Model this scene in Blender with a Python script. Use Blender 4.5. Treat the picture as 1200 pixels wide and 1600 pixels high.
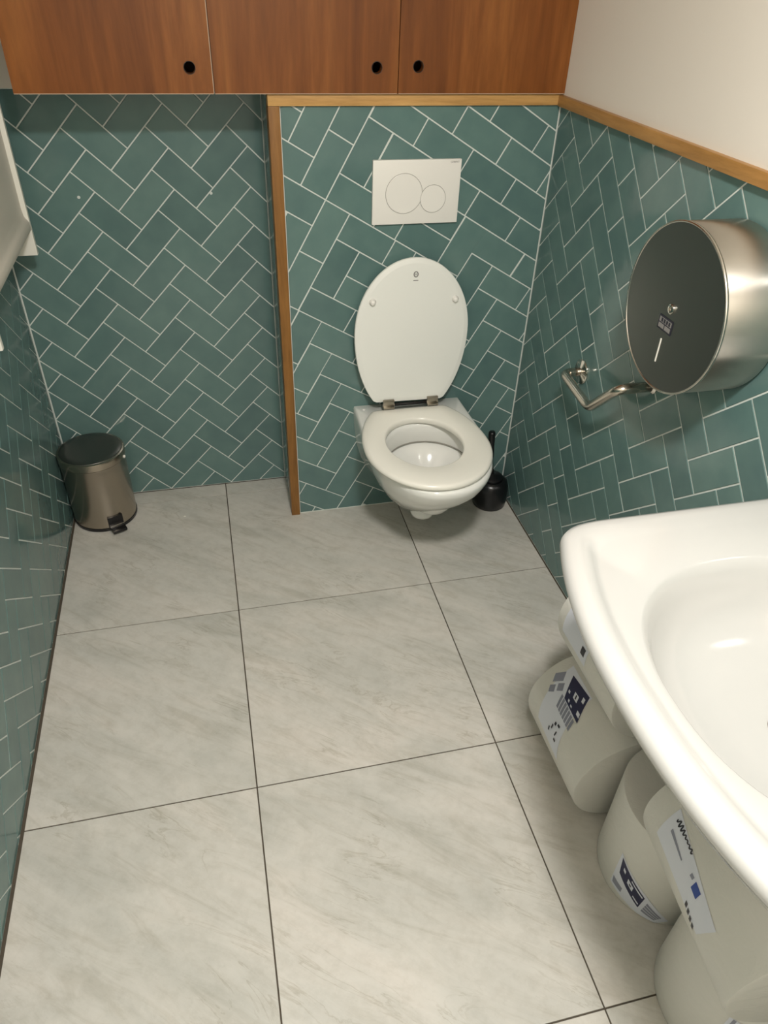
import bpy, bmesh, math, random
from mathutils import Vector, Matrix
random.seed(7)
PI = math.pi
S = bpy.context.scene
for o in list(bpy.data.objects): bpy.data.objects.remove(o)
COL = S.collection

# ------------------------------------------------------------------ camera
cd = bpy.data.cameras.new('camera'); cam = bpy.data.objects.new('camera', cd); COL.objects.link(cam)
cam.location = (0.0275, -1.5993, 1.5714); cam.rotation_euler = (0.9172, -0.0301, -0.2291)
cd.sensor_fit = 'VERTICAL'; cd.sensor_height = 36.0; cd.lens = 1132.0/1600*36.0; cd.clip_start = 0.02
S.camera = cam
# ------------------------------------------------------------------ world, exposure, main light
w = bpy.data.worlds.new('world'); S.world = w; w.use_nodes = True
w.node_tree.nodes['Background'].inputs[0].default_value = (0.9, 0.95, 1.0, 1); w.node_tree.nodes['Background'].inputs[1].default_value = 0.05
S.view_settings.view_transform = 'Standard'; S.view_settings.look = 'None'
S.view_settings.exposure = 0.0; S.view_settings.gamma = 1.0; S.view_settings.use_curve_mapping = False
LAMP = (0.22, -1.36, 2.162); LAMP_W = 34.5; LAMP_COL = (1.0, 0.97, 0.93)

# ------------------------------------------------------------------ room numbers (metres)
XL, XR, YB, YT, YF, ZC = -0.521, 0.9991, 0.6713, 0.438, -1.95, 2.2
ZT = 1.272

# ------------------------------------------------------------------ helpers
def link(o, parent=None):
    COL.objects.link(o)
    if parent is not None: o.parent = parent
    return o
def tag(o, label, cat, group=None):
    o['label'] = label; o['category'] = cat
    if group: o['group'] = group
    return o
def empty(name, loc=(0, 0, 0), rz=0.0):
    o = bpy.data.objects.new(name, None); o.empty_display_size = 0.05
    o.location = loc; o.rotation_euler = (0, 0, rz); return link(o)
def mesh_obj(name, bm, mat, parent=None, smooth=False, loc=None):
    me = bpy.data.meshes.new(name); bmesh.ops.recalc_face_normals(bm, faces=bm.faces[:]); bm.to_mesh(me); bm.free()
    for m in (mat if isinstance(mat, (list, tuple)) else [mat]): me.materials.append(m)
    if smooth:
        for f in me.polygons: f.use_smooth = True
    o = bpy.data.objects.new(name, me)
    if loc: o.location = loc
    return link(o, parent)
def autosmooth(o, ang=40):
    me = o.data
    for f in me.polygons: f.use_smooth = True
    bm = bmesh.new(); bm.from_mesh(me)
    for e in bm.edges:
        if len(e.link_faces) == 2 and e.calc_face_angle(0) > math.radians(ang): e.smooth = False
    bm.to_mesh(me); bm.free(); return o
def box(bm, x0, x1, y0, y1, z0, z1, mi=0, bev=0.0):
    r = bmesh.ops.create_cube(bm, size=1.0); vs = r['verts']
    for v in vs: v.co = Vector((x0+(v.co.x+.5)*(x1-x0), y0+(v.co.y+.5)*(y1-y0), z0+(v.co.z+.5)*(z1-z0)))
    fs = set(f for v in vs for f in v.link_faces)
    for f in fs: f.material_index = mi
    if bev > 0:
        es = list(set(e for v in vs for e in v.link_edges))
        bmesh.ops.bevel(bm, geom=es, offset=bev, segments=2, affect='EDGES', profile=.6)
def boxobj(name, b, mat, parent=None, bev=0.0):
    bm = bmesh.new(); box(bm, *b, bev=bev); o = mesh_obj(name, bm, mat, parent)
    if bev: autosmooth(o)
    return o
def loft(bm, rings, cap0=True, cap1=True, closed=True):
    R = [[bm.verts.new(p) for p in r] for r in rings]; n = len(R[0])
    for a, b in zip(R, R[1:]):
        for i in range(n if closed else n-1):
            j = (i+1) % n; bm.faces.new((a[i], a[j], b[j], b[i]))
    if cap0: bm.faces.new(R[0][::-1])
    if cap1: bm.faces.new(R[-1])
    return R
def lathe(bm, prof, c=(0, 0, 0), axis='z', n=48, cap0=True, cap1=True):
    rings = []
    for r, h in prof:
        ring = []
        for i in range(n):
            t = 2*PI*i/n; a, b = r*math.cos(t), r*math.sin(t)
            q = (a, b, h) if axis == 'z' else ((h, a, b) if axis == 'x' else (a, h, b))
            ring.append((c[0]+q[0], c[1]+q[1], c[2]+q[2]))
        rings.append(ring)
    return loft(bm, rings, cap0, cap1)
def tube(bm, pts, r, n=16, cap=True):
    pts = [Vector(p) for p in pts]; rings = []; up = None
    for i, p in enumerate(pts):
        d = (pts[min(i+1, len(pts)-1)]-pts[max(i-1, 0)]).normalized()
        if up is None: up = d.orthogonal().normalized()
        up = (up-d*up.dot(d)).normalized(); s = d.cross(up)
        rr = r[i] if isinstance(r, (list, tuple)) else r
        rings.append([p+rr*(math.cos(2*PI*k/n)*up+math.sin(2*PI*k/n)*s) for k in range(n)])
    loft(bm, rings, cap, cap)
def bend(pts, rad, seg=6):
    P = [Vector(p) for p in pts]; out = [P[0]]
    for a, b, c in zip(P, P[1:], P[2:]):
        u = (a-b).normalized(); v = (c-b).normalized(); A = b+u*rad; B = b+v*rad
        for k in range(seg+1):
            t = k/seg; out.append((1-t)**2*A+2*t*(1-t)*b+t*t*B)
    out.append(P[-1]); return out
def clip(poly, p, nx, ny):
    out = []; n = len(poly)
    for i in range(n):
        a, b = poly[i], poly[(i+1) % n]
        da = (a[0]-p[0])*nx+(a[1]-p[1])*ny; db = (b[0]-p[0])*nx+(b[1]-p[1])*ny
        if da >= 0: out.append(a)
        if (da >= 0) != (db >= 0):
            t = da/(da-db); out.append((a[0]+t*(b[0]-a[0]), a[1]+t*(b[1]-a[1])))
    return out
def area(p): return .5*sum(p[i][0]*p[(i+1) % len(p)][1]-p[(i+1) % len(p)][0]*p[i][1] for i in range(len(p)))
def clean(p):
    out = []
    for q in p:
        if not out or math.hypot(q[0]-out[-1][0], q[1]-out[-1][1]) > 2e-4: out.append(q)
    if len(out) > 1 and math.hypot(out[0][0]-out[-1][0], out[0][1]-out[-1][1]) < 2e-4: out.pop()
    return out
def inset(poly, d):
    out = poly; n = len(poly)
    for i in range(n):
        a, b = poly[i], poly[(i+1) % n]; L = math.hypot(b[0]-a[0], b[1]-a[1])
        if L < 1e-6: continue
        nx, ny = -(b[1]-a[1])/L, (b[0]-a[0])/L
        out = clip(out, (a[0]+nx*d, a[1]+ny*d), nx, ny)
        if len(out) < 3: return []
    return clean(out)

# ------------------------------------------------------------------ materials
def mat(name, col, rough=.5, metal=0.0, **kw):
    m = bpy.data.materials.new(name); m.use_nodes = True; b = m.node_tree.nodes['Principled BSDF']
    b.inputs['Base Color'].default_value = (*col, 1); b.inputs['Roughness'].default_value = rough; b.inputs['Metallic'].default_value = metal
    for k, v in kw.items(): b.inputs[k.replace('_', ' ')].default_value = v
    return m
def nodes(m): return m.node_tree.nodes, m.node_tree.links, m.node_tree.nodes['Principled BSDF']
def ramp(N, stops):
    r = N.new('ShaderNodeValToRGB'); e = r.color_ramp.elements
    while len(e) > 1: e.remove(e[-1])
    e[0].position = stops[0][0]; e[0].color = (*stops[0][1], 1)
    for p, c in stops[1:]:
        q = e.new(p); q.color = (*c, 1)
    return r
def noise(N, L, scale, detail=4, rough=.55, vec=None, dist=0.0):
    n = N.new('ShaderNodeTexNoise'); n.inputs['Scale'].default_value = scale; n.inputs['Detail'].default_value = detail
    n.inputs['Roughness'].default_value = rough; n.inputs['Distortion'].default_value = dist
    if vec is not None: L.new(vec, n.inputs['Vector'])
    return n
def mapping(N, L, scale=(1, 1, 1), rot=(0, 0, 0), coord='Object', src=None):
    tc = N.new('ShaderNodeTexCoord'); mp = N.new('ShaderNodeMapping')
    mp.inputs['Scale'].default_value = scale; mp.inputs['Rotation'].default_value = rot
    L.new(src if src is not None else tc.outputs[coord], mp.inputs['Vector']); return mp.outputs['Vector']
def bump(N, L, b, h, strength, dist=.01):
    bp = N.new('ShaderNodeBump'); bp.inputs['Strength'].default_value = strength; bp.inputs['Distance'].default_value = dist
    L.new(h, bp.inputs['Height']); L.new(bp.outputs['Normal'], b.inputs['Normal'])
def world_pos(N): return N.new('ShaderNodeNewGeometry').outputs['Position']

def make_glaze():
    m = mat('teal_glaze', (.10, .18, .165), .13); N, L, b = nodes(m)
    oi = N.new('ShaderNodeObjectInfo')
    r = ramp(N, [(0, (.096, .170, .162)), (.5, (.111, .193, .182)), (1, (.126, .213, .198))]); L.new(oi.outputs['Random'], r.inputs['Fac'])
    v = mapping(N, L, src=world_pos(N))
    n = noise(N, L, 14, 3, .5, v); r2 = ramp(N, [(.3, (.90, .91, .92)), (.7, (1.08, 1.06, 1.04))]); L.new(n.outputs['Fac'], r2.inputs['Fac'])
    mx = N.new('ShaderNodeMix'); mx.data_type = 'RGBA'; mx.blend_type = 'MULTIPLY'; mx.inputs['Factor'].default_value = 1
    L.new(r.outputs['Color'], mx.inputs['A']); L.new(r2.outputs['Color'], mx.inputs['B']); L.new(mx.outputs['Result'], b.inputs['Base Color'])
    n2 = noise(N, L, 22, 2, .45, v, .4); bump(N, L, b, n2.outputs['Fac'], .11, .006)
    b.inputs['Coat Weight'].default_value = .0; b.inputs['IOR'].default_value = 1.5
    return m
def make_floor():
    m = mat('stone_tile', (.5, .48, .42), .40); N, L, b = nodes(m)
    oi = N.new('ShaderNodeObjectInfo'); cx = N.new('ShaderNodeCombineXYZ'); mu = N.new('ShaderNodeMath'); mu.operation = 'MULTIPLY'; mu.inputs[1].default_value = 17
    L.new(oi.outputs['Random'], mu.inputs[0]); L.new(mu.outputs[0], cx.inputs[2])
    ad = N.new('ShaderNodeVectorMath'); ad.operation = 'ADD'; L.new(world_pos(N), ad.inputs[0]); L.new(cx.outputs[0], ad.inputs[1])
    rt = mapping(N, L, (1, 1, 1), (0, 0, math.radians(38)), src=ad.outputs[0])
    def mul(a, c, f):
        mx = N.new('ShaderNodeMix'); mx.data_type = 'RGBA'; mx.blend_type = 'MULTIPLY'; mx.inputs['Factor'].default_value = f
        L.new(a, mx.inputs['A']); L.new(c, mx.inputs['B']); return mx.outputs['Result']
    # broad cloudy tone, drifting from greenish grey to pinkish beige
    n1 = noise(N, L, 2.6, 7, .6, mapping(N, L, (1, 2.2, 1), src=rt), .6)
    r1 = ramp(N, [(.32, (.480, .470, .425)), (.50, (.560, .540, .490)), (.66, (.610, .575, .520))]); L.new(n1.outputs['Fac'], r1.inputs['Fac'])
    # fine mottling
    n2 = noise(N, L, 34, 6, .7, rt); r2 = ramp(N, [(.30, (.90, .895, .88)), (.55, (1.02, 1.02, 1.02))]); L.new(n2.outputs['Fac'], r2.inputs['Fac'])
    # soft slaty streaks, broken up by a patch mask
    n3 = noise(N, L, 3.2, 9, .68, mapping(N, L, (1.5, 7, 1), src=rt), 1.1)
    r3 = ramp(N, [(.36, (.84, .825, .79)), (.47, (.97, .965, .955)), (.60, (1.03, 1.03, 1.03))]); L.new(n3.outputs['Fac'], r3.inputs['Fac'])
    # thin dark veins
    n4 = noise(N, L, 1.7, 8, .62, mapping(N, L, (1.2, 5.5, 1), src=rt), 1.6)
    r4 = ramp(N, [(.482, (1, 1, 1)), (.497, (.80, .78, .74)), (.510, (1, 1, 1))]); L.new(n4.outputs['Fac'], r4.inputs['Fac'])
    n5 = noise(N, L, 6, 3, .5, rt); r5 = ramp(N, [(.48, (0, 0, 0)), (.62, (1, 1, 1))]); L.new(n5.outputs['Fac'], r5.inputs['Fac'])
    c = mul(mul(r1.outputs['Color'], r2.outputs['Color'], .8), r3.outputs['Color'], .75)
    mx = N.new('ShaderNodeMix'); mx.data_type = 'RGBA'; mx.blend_type = 'MULTIPLY'; L.new(r5.outputs['Color'], mx.inputs['Factor']); L.new(c, mx.inputs['A']); L.new(r4.outputs['Color'], mx.inputs['B'])
    L.new(mx.outputs['Result'], b.inputs['Base Color'])
    bump(N, L, b, n2.outputs['Fac'], .10, .003)
    return m
def make_wood(name, dark, mid, light, horiz=None, scale=1.0, rough=.42):
    m = mat(name, mid, rough); N, L, b = nodes(m)
    oi = N.new('ShaderNodeObjectInfo'); cx = N.new('ShaderNodeCombineXYZ'); mu = N.new('ShaderNodeMath'); mu.operation = 'MULTIPLY'; mu.inputs[1].default_value = 9
    L.new(oi.outputs['Random'], mu.inputs[0]); L.new(mu.outputs[0], cx.inputs[0])
    ad = N.new('ShaderNodeVectorMath'); ad.operation = 'ADD'; L.new(world_pos(N), ad.inputs[0]); L.new(cx.outputs[0], ad.inputs[1])
    sc = {None: (9, 9, .9), 'x': (.9, 9, 9), 'y': (9, .9, 9)}[horiz]
    v = mapping(N, L, tuple(s*scale for s in sc), src=ad.outputs[0])
    n = noise(N, L, 1.4, 6, .6, v, 1.5)
    r = ramp(N, [(.28, dark), (.5, mid), (.75, light)]); L.new(n.outputs['Fac'], r.inputs['Fac'])
    v2 = mapping(N, L, tuple(s*scale*6 for s in sc), src=ad.outputs[0]); n2 = noise(N, L, 2.0, 4, .6, v2)
    r2 = ramp(N, [(.35, (.84, .83, .81)), (.6, (1.03, 1.03, 1.03))]); L.new(n2.outputs['Fac'], r2.inputs['Fac'])
    mx = N.new('ShaderNodeMix'); mx.data_type = 'RGBA'; mx.blend_type = 'MULTIPLY'; mx.inputs['Factor'].default_value = .8
    L.new(r.outputs['Color'], mx.inputs['A']); L.new(r2.outputs['Color'], mx.inputs['B']); L.new(mx.outputs['Result'], b.inputs['Base Color'])
    bump(N, L, b, n2.outputs['Fac'], .12, .002); b.inputs['Specular IOR Level'].default_value = .28
    return m
def make_steel(name, col, rough, axis_scale, aniso_bump=.10):
    m = mat(name, col, rough, 1.0); N, L, b = nodes(m)
    v = mapping(N, L, axis_scale); n = noise(N, L, 3, 4, .6, v)
    r = ramp(N, [(.3, (rough*.75,)*3), (.7, (rough*1.3,)*3)]); L.new(n.outputs['Fac'], r.inputs['Fac']); L.new(r.outputs['Color'], b.inputs['Roughness'])
    bump(N, L, b, n.outputs['Fac'], aniso_bump, .0015); return m
def make_plaster(name, col):
    m = mat(name, col, .75); N, L, b = nodes(m); n = noise(N, L, 60, 4, .6, world_pos(N)); bump(N, L, b, n.outputs['Fac'], .06, .003); return m
def make_wrap():
    m = mat('wrapped_paper', (.66, .645, .595), .42); N, L, b = nodes(m)
    v = mapping(N, L, (5, 5, 9)); n = noise(N, L, 1.6, 5, .6, v, 1.2); bump(N, L, b, n.outputs['Fac'], .22, .02)
    return m

GLAZE = make_glaze()
GROUT = make_plaster('pale_grout', (.64, .68, .64))
FLOORM = make_floor(); FGROUT = mat('dark_floor_grout', (.075, .06, .042), .8)
PLASTER = make_plaster('cream_plaster', (.75, .70, .62)); CEILM = make_plaster('white_ceiling', (.84, .83, .80))
DOORWOOD = make_wood('reddish_plywood', (.125, .038, .008), (.200, .064, .013), (.300, .110, .025), None, .62, .38)
EDGE = mat('pale_ply_edge', (.46, .33, .23), .6)
CARC = mat('cupboard_carcass', (.20, .085, .035), .6)
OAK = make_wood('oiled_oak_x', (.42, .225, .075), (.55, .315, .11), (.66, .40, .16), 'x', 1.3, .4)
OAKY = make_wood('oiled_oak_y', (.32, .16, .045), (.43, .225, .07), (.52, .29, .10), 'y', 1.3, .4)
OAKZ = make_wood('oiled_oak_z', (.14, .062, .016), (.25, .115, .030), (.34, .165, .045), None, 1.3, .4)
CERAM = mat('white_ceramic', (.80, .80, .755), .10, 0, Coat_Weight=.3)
SEATM = mat('white_seat_resin', (.82, .80, .72), .22)
LIDM = mat('white_lid_resin', (.81, .815, .765), .25)
PLASTIC = mat('white_plastic', (.82, .80, .75), .30)
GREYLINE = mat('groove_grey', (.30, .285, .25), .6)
PRINTG = mat('grey_print', (.22, .21, .20), .6)
CHROME = mat('chrome', (.72, .68, .62), .12, 1.0)
RAILM = mat('satin_chrome', (.56, .51, .44), .20, 1.0)
HINGE = mat('worn_chrome', (.34, .31, .26), .32, 1.0)
BLACK = mat('black_plastic', (.006, .006, .007), .28)
DARK = mat('dark_void', (.012, .011, .010), .7)
STEEL = mat('brushed_steel_drum', (.60, .57, .52), .30, 1.0, Anisotropic=.75, Anisotropic_Rotation=.25)
_N, _L, _b = nodes(STEEL); _t = _N.new('ShaderNodeTangent'); _t.direction_type = 'RADIAL'; _t.axis = 'X'; _L.new(_t.outputs[0], _b.inputs['Tangent'])
STEELF = mat('steel_face', (.24, .24, .225), .34, 1.0)
STEELR = mat('polished_steel_rim', (.66, .62, .56), .18, 1.0)
BINS = mat('bin_steel', (.42, .37, .305), .27, 1.0)
BINLID = mat('bin_lid_steel', (.20, .19, .175), .30, 1.0)
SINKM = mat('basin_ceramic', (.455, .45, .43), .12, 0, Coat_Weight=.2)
WRAP = make_wrap()
LABELM = mat('label_paper', (.68, .70, .77), .45)
NAVY = mat('label_navy', (.020, .022, .065), .5); LGREY = mat('label_grey', (.25, .26, .32), .5); LBLUE = mat('label_blue', (.03, .07, .30), .5); LBLK = mat('label_black', (.02, .02, .03), .5)
WHITEM = mat('white_lacquer', (.80, .78, .70), .35)
WARMW = mat('cream_lacquer', (.62, .58, .50), .35)

# ------------------------------------------------------------------ setting
def struct(o): o['kind'] = 'structure'; return o
def wall_mesh(name, boxes, mats):
    bm = bmesh.new()
    for b, mi in boxes: box(bm, *b, mi=mi)
    return struct(mesh_obj(name, bm, mats))
G = .0016   # grout sits this far behind the tile faces
WB = wall_mesh('wall_back', [((XL-.1, XR+.1, YB+G, YB+.1, 0, 1.279), 0), ((XL-.1, XR+.1, YB-.001, YB+.1, 1.279, ZC), 1)], [GROUT, PLASTER])
WL = wall_mesh('wall_left', [((XL-.1, XL-G, YF, YB, 0, 1.279), 0), ((XL-.1, XL+.001, YF, YB, 1.279, ZC), 1)], [GROUT, PLASTER])
WR = wall_mesh('wall_right', [((XR+G, XR+.1, YF, YB, 0, ZT+.012), 0), ((XR-.004, XR+.1, YF, YB, ZT+.012, ZC), 1)], [GROUT, PLASTER])
WX = wall_mesh('wall_boxing', [((.2235, XR+.0015, YT+G, YB, 0, ZT+.012), 0)], [GROUT])
WF = wall_mesh('wall_front', [((XL-.1, XR+.1, YF-.1, YF, 0, ZC), 0)], [PLASTER])
CE = wall_mesh('ceiling', [((XL-.1, XR+.1, YF-.1, YB+.1, ZC, ZC+.08), 0)], [CEILM])
FL = wall_mesh('floor', [((XL-.1, XR+.1, YF-.1, YB+.1, -.06, -.0025), 0)], [FGROUT])
for o, t in ((WB, 'teal herringbone tiled rear wall of the left niche'), (WL, 'teal herringbone tiled left wall'), (WR, 'teal tiled right wall with cream plaster above the wooden trim'),
             (WX, 'teal tiled boxed-in cistern wall behind the toilet'), (WF, 'cream wall opposite the toilet'), (CE, 'white ceiling'), (FL, 'pale stone tiled floor with dark joints')): o['label'] = t

def poly_mesh(poly, th=.0052, bev=.0010, name='tile'):
    bm = bmesh.new(); p1 = poly; p2 = inset(poly, bev)
    if len(p2) != len(p1): p2 = [(q[0]*.985, q[1]*.985) for q in p1]
    loft(bm, [[(x, y, -th) for x, y in p1], [(x, y, -bev*.8) for x, y in p1], [(x, y, 0) for x, y in p2]])
    me = bpy.data.meshes.new(name); bmesh.ops.recalc_face_normals(bm, faces=bm.faces[:]); bm.to_mesh(me); bm.free()
    return me
FULL = {}
def put_tiles(parent, tiles, grid, O, U, V, Nn, region, gap, material, tilt=.0035, name='tile', stuff=None):
    """tiles: (a0,b0,la,lb) in grid units; grid=(m,n,t1,t2); region=(u0,u1,v0,v1); world = O+uU+vV."""
    m, n, t1, t2 = grid; den = m*m+n*n; th = math.atan2(n, m)
    def uv(a, b):
        A, B = a-t1, b-t2; return ((m*A-n*B)/den, (n*A+m*B)/den)
    B3 = Matrix((U, V, Nn)).transposed(); extra = []
    for (a, b, la, lb) in tiles:
        q = [uv(a, b), uv(a+la, b), uv(a+la, b+lb), uv(a, b+lb)]
        cu = sum(x for x, _ in q)/4; cv = sum(y for _, y in q)/4
        u0, u1, v0, v1 = region
        pol = clip(clip(clip(clip(q, (u0, 0), 1, 0), (u1, 0), -1, 0), (0, v0), 0, 1), (0, v1), 0, -1)
        pol = clean(pol)
        if len(pol) < 3 or area(pol) < 1.0e-4: continue
        whole = abs(area(pol)-area(q)) < 1e-7
        rot = 0.0
        if whole and (la, lb) in ((2, 1), (1, 2)):
            key = (parent.name, round(den, 3))
            if key not in FULL:
                s = 1/math.sqrt(den); r = inset([(-s, -s/2), (s, -s/2), (s, s/2), (-s, s/2)], gap/2); FULL[key] = poly_mesh(r); FULL[key].materials.append(material)
            me = FULL[key]; rot = th+(0 if la == 2 else PI/2)
        else:
            pi_ = inset(pol, gap/2)
            if len(pi_) < 3 or area(pi_) < 6e-5: continue
            cu = sum(x for x, _ in pi_)/len(pi_); cv = sum(y for _, y in pi_)/len(pi_)
            if stuff and cu > stuff: pass
            me = poly_mesh([(x-cu, y-cv) for x, y in pi_]); me.materials.append(material)
        o = bpy.data.objects.new(name, me)
        T = Matrix.Rotation(random.gauss(0, tilt), 3, 'X') @ Matrix.Rotation(random.gauss(0, tilt), 3, 'Y')
        M = (B3 @ T @ Matrix.Rotation(rot, 3, 'Z')).to_4x4(); M.translation = Vector(O)+Vector(U)*cu+Vector(V)*cv
        o.matrix_local = M; COL.objects.link(o); o.parent = parent
def herring(fn, ir, jr):
    out = []
    for i in range(*ir):
        for j in range(*jr):
            s = fn(i, j)
            if s == 'H': out.append((i, j, 2, 1))
            elif s == 'V': out.append((i, j, 1, 2))
    return out
def minus(c):       # s=(j-i+c)%4 : H occupies (i,j),(i+1,j) where the right cell has s==0
    def fn(i, j):
        if (j-(i+1)+c) % 4 == 0: return 'H'
        if (j-i+c) % 4 == 2: return 'V'
    return fn
EX, EY, EZ = Vector((1, 0, 0)), Vector((0, 1, 0)), Vector((0, 0, 1))
gB = (9.20298, 9.33424, -.24027, -.83416)
put_tiles(WB, herring(minus(3), (-8, 22), (-8, 26)), gB, (0, YB, 0), EX, EZ, -EY, (XL+.002, .2215, .001, 1.279), .0036, GLAZE)
gL = (8.98094, 10.00418, -.55789, -.37983)
put_tiles(WL, herring(minus(0), (-14, 26), (-12, 36)), gL, (XL, 0, 0), EY, EZ, EX, (-1.42, YB-.002, .003, 1.279), .0036, GLAZE)
def fright(i, j):
    c = 3 if j-i <= 0 else 1
    def s(ii): 
        d = j-ii; return (d+(3 if d <= 0 else 1)) % 4
    if s(i+1) == 0: return 'H'
    if s(i) == 2: return 'V'
gR = (9.48023, 9.18164, -.00957, -.53557)
put_tiles(WR, herring(fright, (-10, 32), (-20, 22)), gR, (XR, 0, 0), -EY, EZ, -EX, (-YT+.002, 1.42, .003, ZT), .0036, GLAZE)
# far ends of the side walls, beside and behind the camera: joined
def joined_tiles(parent, tiles, grid, O, U, V, Nn, region, gap):
    m, n, t1, t2 = grid; den = m*m+n*n; bm = bmesh.new()
    for (a, b, la, lb) in tiles:
        q = []
        for A, B in ((a-t1, b-t2), (a+la-t1, b-t2), (a+la-t1, b+lb-t2), (a-t1, b+lb-t2)): q.append(((m*A-n*B)/den, (n*A+m*B)/den))
        u0, u1, v0, v1 = region
        pol = clean(clip(clip(clip(clip(q, (u0, 0), 1, 0), (u1, 0), -1, 0), (0, v0), 0, 1), (0, v1), 0, -1))
        if len(pol) < 3: continue
        pol = inset(pol, gap/2)
        if len(pol) < 3 or area(pol) < 6e-5: continue
        W = lambda d: [Vector(O)+Vector(U)*x+Vector(V)*y+Vector(Nn)*d for x, y in pol]
        loft(bm, [W(-.004), W(0)])
    o = mesh_obj('tile_field', bm, GLAZE, parent); o['kind'] = 'stuff'; return o
joined_tiles(WL, herring(minus(0), (-34, 6), (-12, 40)), gL, (XL, 0, 0), EY, EZ, EX, (YF+.002, -1.42, .003, 1.279), .0036)
joined_tiles(WR, herring(fright, (0, 44), (-34, 12)), gR, (XR, 0, 0), -EY, EZ, -EX, (1.42, -YF-.002, .003, ZT), .0036)
# boxing wall: older courses laid at thirty degrees with a disturbed upper half
EXPL = [(-2.14, 18, 2, 1), (-.14, 18, 2, 1), (1.86, 18, 2, 1), (3.86, 18, 2, 1), (5.86, 18, 2, 1), (-1.17, 19, 2, 1), (.83, 19, 2, 1), (2.83, 19, 2, 1), (4.83, 19, 2, 1),
        (1.85, 20, 2, 1), (3.85, 20, 2, 1), (2.85, 21, 2, 1), (-2.98, 17, 1.82, 1), (-1.16, 17, 2, 1), (.84, 17, 2.03, 1), (2.87, 17, 2, 1), (4.87, 17, 2, 1),
        (-1.98, 16, 1.85, 1), (-.13, 16, 2, 1), (1.87, 16, 2, 1), (3.87, 16, 2, 1), (5.87, 16, 2, 1), (-2, 15, 2, 1), (0, 15, 1.9, 1), (2.9, 15, 2, 1), (4.93, 15, 2, 1), (6.93, 15, 1, 1),
        (-3, 14, 2, 1), (-1, 14, .95, 1), (-.05, 14, 1.97, 1), (-2, 13, 2, 1), (0, 13, .95, 1), (.95, 13, 2.0, 1), (2.95, 13, 1.05, 2), (1.92, 14, 1.03, 2),
        (-5, 15, 1, 2), (-4, 14, 1, 2), (-4, 16, 1, 2), (-3, 15, 1, 2), (-3, 12, 1, 2), (-2, 11, 1, 2), (-4, 11, 1, 2), (-3, 10, 1, 2), (-7, 15, 2, 1), (-7, 16, 2, 1), (-6, 14, 2, 1), (-5, 13, 2, 1), (-1, 12, 2, 1), (-1, 11, 2, 1), (-6, 17, 2, 1), (-3, 18, .86, 1)]
ZT2 = ZT
gT = (math.cos(math.radians(-30))/.0765, math.sin(math.radians(-30))/.0765, -.2, -.2)
def boxing_tiles():
    occ = set(); out = list(EXPL)
    for a, b, la, lb in EXPL:
        for i in range(round(a), round(a+la)):
            for j in range(b, b+lb): occ.add((i, j))
    def dom(i, j):
        x = .0765*(.866*(i+.7)+.5*(j+.7)); return 2 if x > .60 else 0
    for i in range(-14, 14):
        for j in range(-6, 26):
            if (i, j) in occ: continue
            c = dom(i, j); s = (i+j+c) % 4
            dx = .0 if c else .07*min(1, max(0, (11-j)/6))
            if s == 0: k = (i+1, j)
            elif s == 2: k = (i, j+1)
            else: k = None
            if k is None:
                # second half of a tile; kept only when its first half is taken or foreign
                p = (i-1, j) if s == 1 else (i, j-1)
                if p in occ or dom(*p) != c: out.append((i+dx, j, 1, 1))
                continue
            if k in occ or dom(*k) != c: out.append((i+dx, j, 1, 1))
            else: out.append((i+dx, j, 2, 1) if s == 0 else (i+dx, j, 1, 2))
    return out
put_tiles(WX, boxing_tiles(), gT, (0, YT, 0), EX, EZ, -EY, (.2465, XR-.001, .002, ZT), .0036, GLAZE)
put_tiles(WX, herring(minus(3), (-12, 22), (-12, 26)), gB, (.2215, 0, 0), -EY, EZ, -EX, (-YB+.002, -YT-.045, .002, 1.279), .0036, GLAZE)

# floor tiles, 60 x 60 cm
def floor_tiles():
    xs = [-.6, 0, .6, 1.2]; ys = [-2.4, -1.8, -1.2, -.6, 0, .6, 1.2]; g = .0032
    for x0, x1 in zip(xs, xs[1:]):
        for y0, y1 in zip(ys, ys[1:]):
            a, b, c, d = max(x0+g/2, XL+.006), min(x1-g/2, XR-.003), max(y0+g/2, YF), min(y1-g/2, YB-.003)
            if b-a < .01 or d-c < .01: continue
            bm = bmesh.new(); box(bm, a-(a+b)/2, b-(a+b)/2, c-(c+d)/2, d-(c+d)/2, -.008, 0, bev=.0009)
            mesh_obj('floor_tile', bm, FLOORM, FL, loc=((a+b)/2, (c+d)/2, 0))
floor_tiles()
# trims
t = struct(boxobj('trim_1', (.2165, XR-.001, YT-.010, YT+.03, ZT, ZT+.026), OAK, bev=.002)); t['label'] = 'light oak strip capping the tiles behind the toilet'
bm = bmesh.new(); box(bm, XR-.016, XR+.01, YF, YT-.0105, ZT-.002, ZT+.025, bev=.004); t = struct(autosmooth(mesh_obj('trim_2', bm, OAKY))); t['label'] = 'light oak rail along the right wall above the tiles'
t = struct(boxobj('trim_3', (.2165, .2455, YT-.008, YT+.042, 0, ZT-.0005), OAKZ, bev=.002)); t['label'] = 'upright wooden corner strip beside the niche'
# white caulk lines in the corners
bm = bmesh.new(); tube(bm, [(XR-.0015, YT-.0005, .002), (XR-.0015, YT-.0005, ZT)], .0019, 8); mesh_obj('caulk', bm, GROUT, WX)
bm = bmesh.new(); tube(bm, [(XL+.001, YB-.001, .002), (XL+.001, YB-.001, 1.27)], .0018, 8); mesh_obj('caulk', bm, GROUT, WB)
bm = bmesh.new(); tube(bm, [(.2205, YB-.001, .002), (.2205, YB-.001, 1.27)], .0010, 8); mesh_obj('caulk', bm, GROUT, WB)
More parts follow.
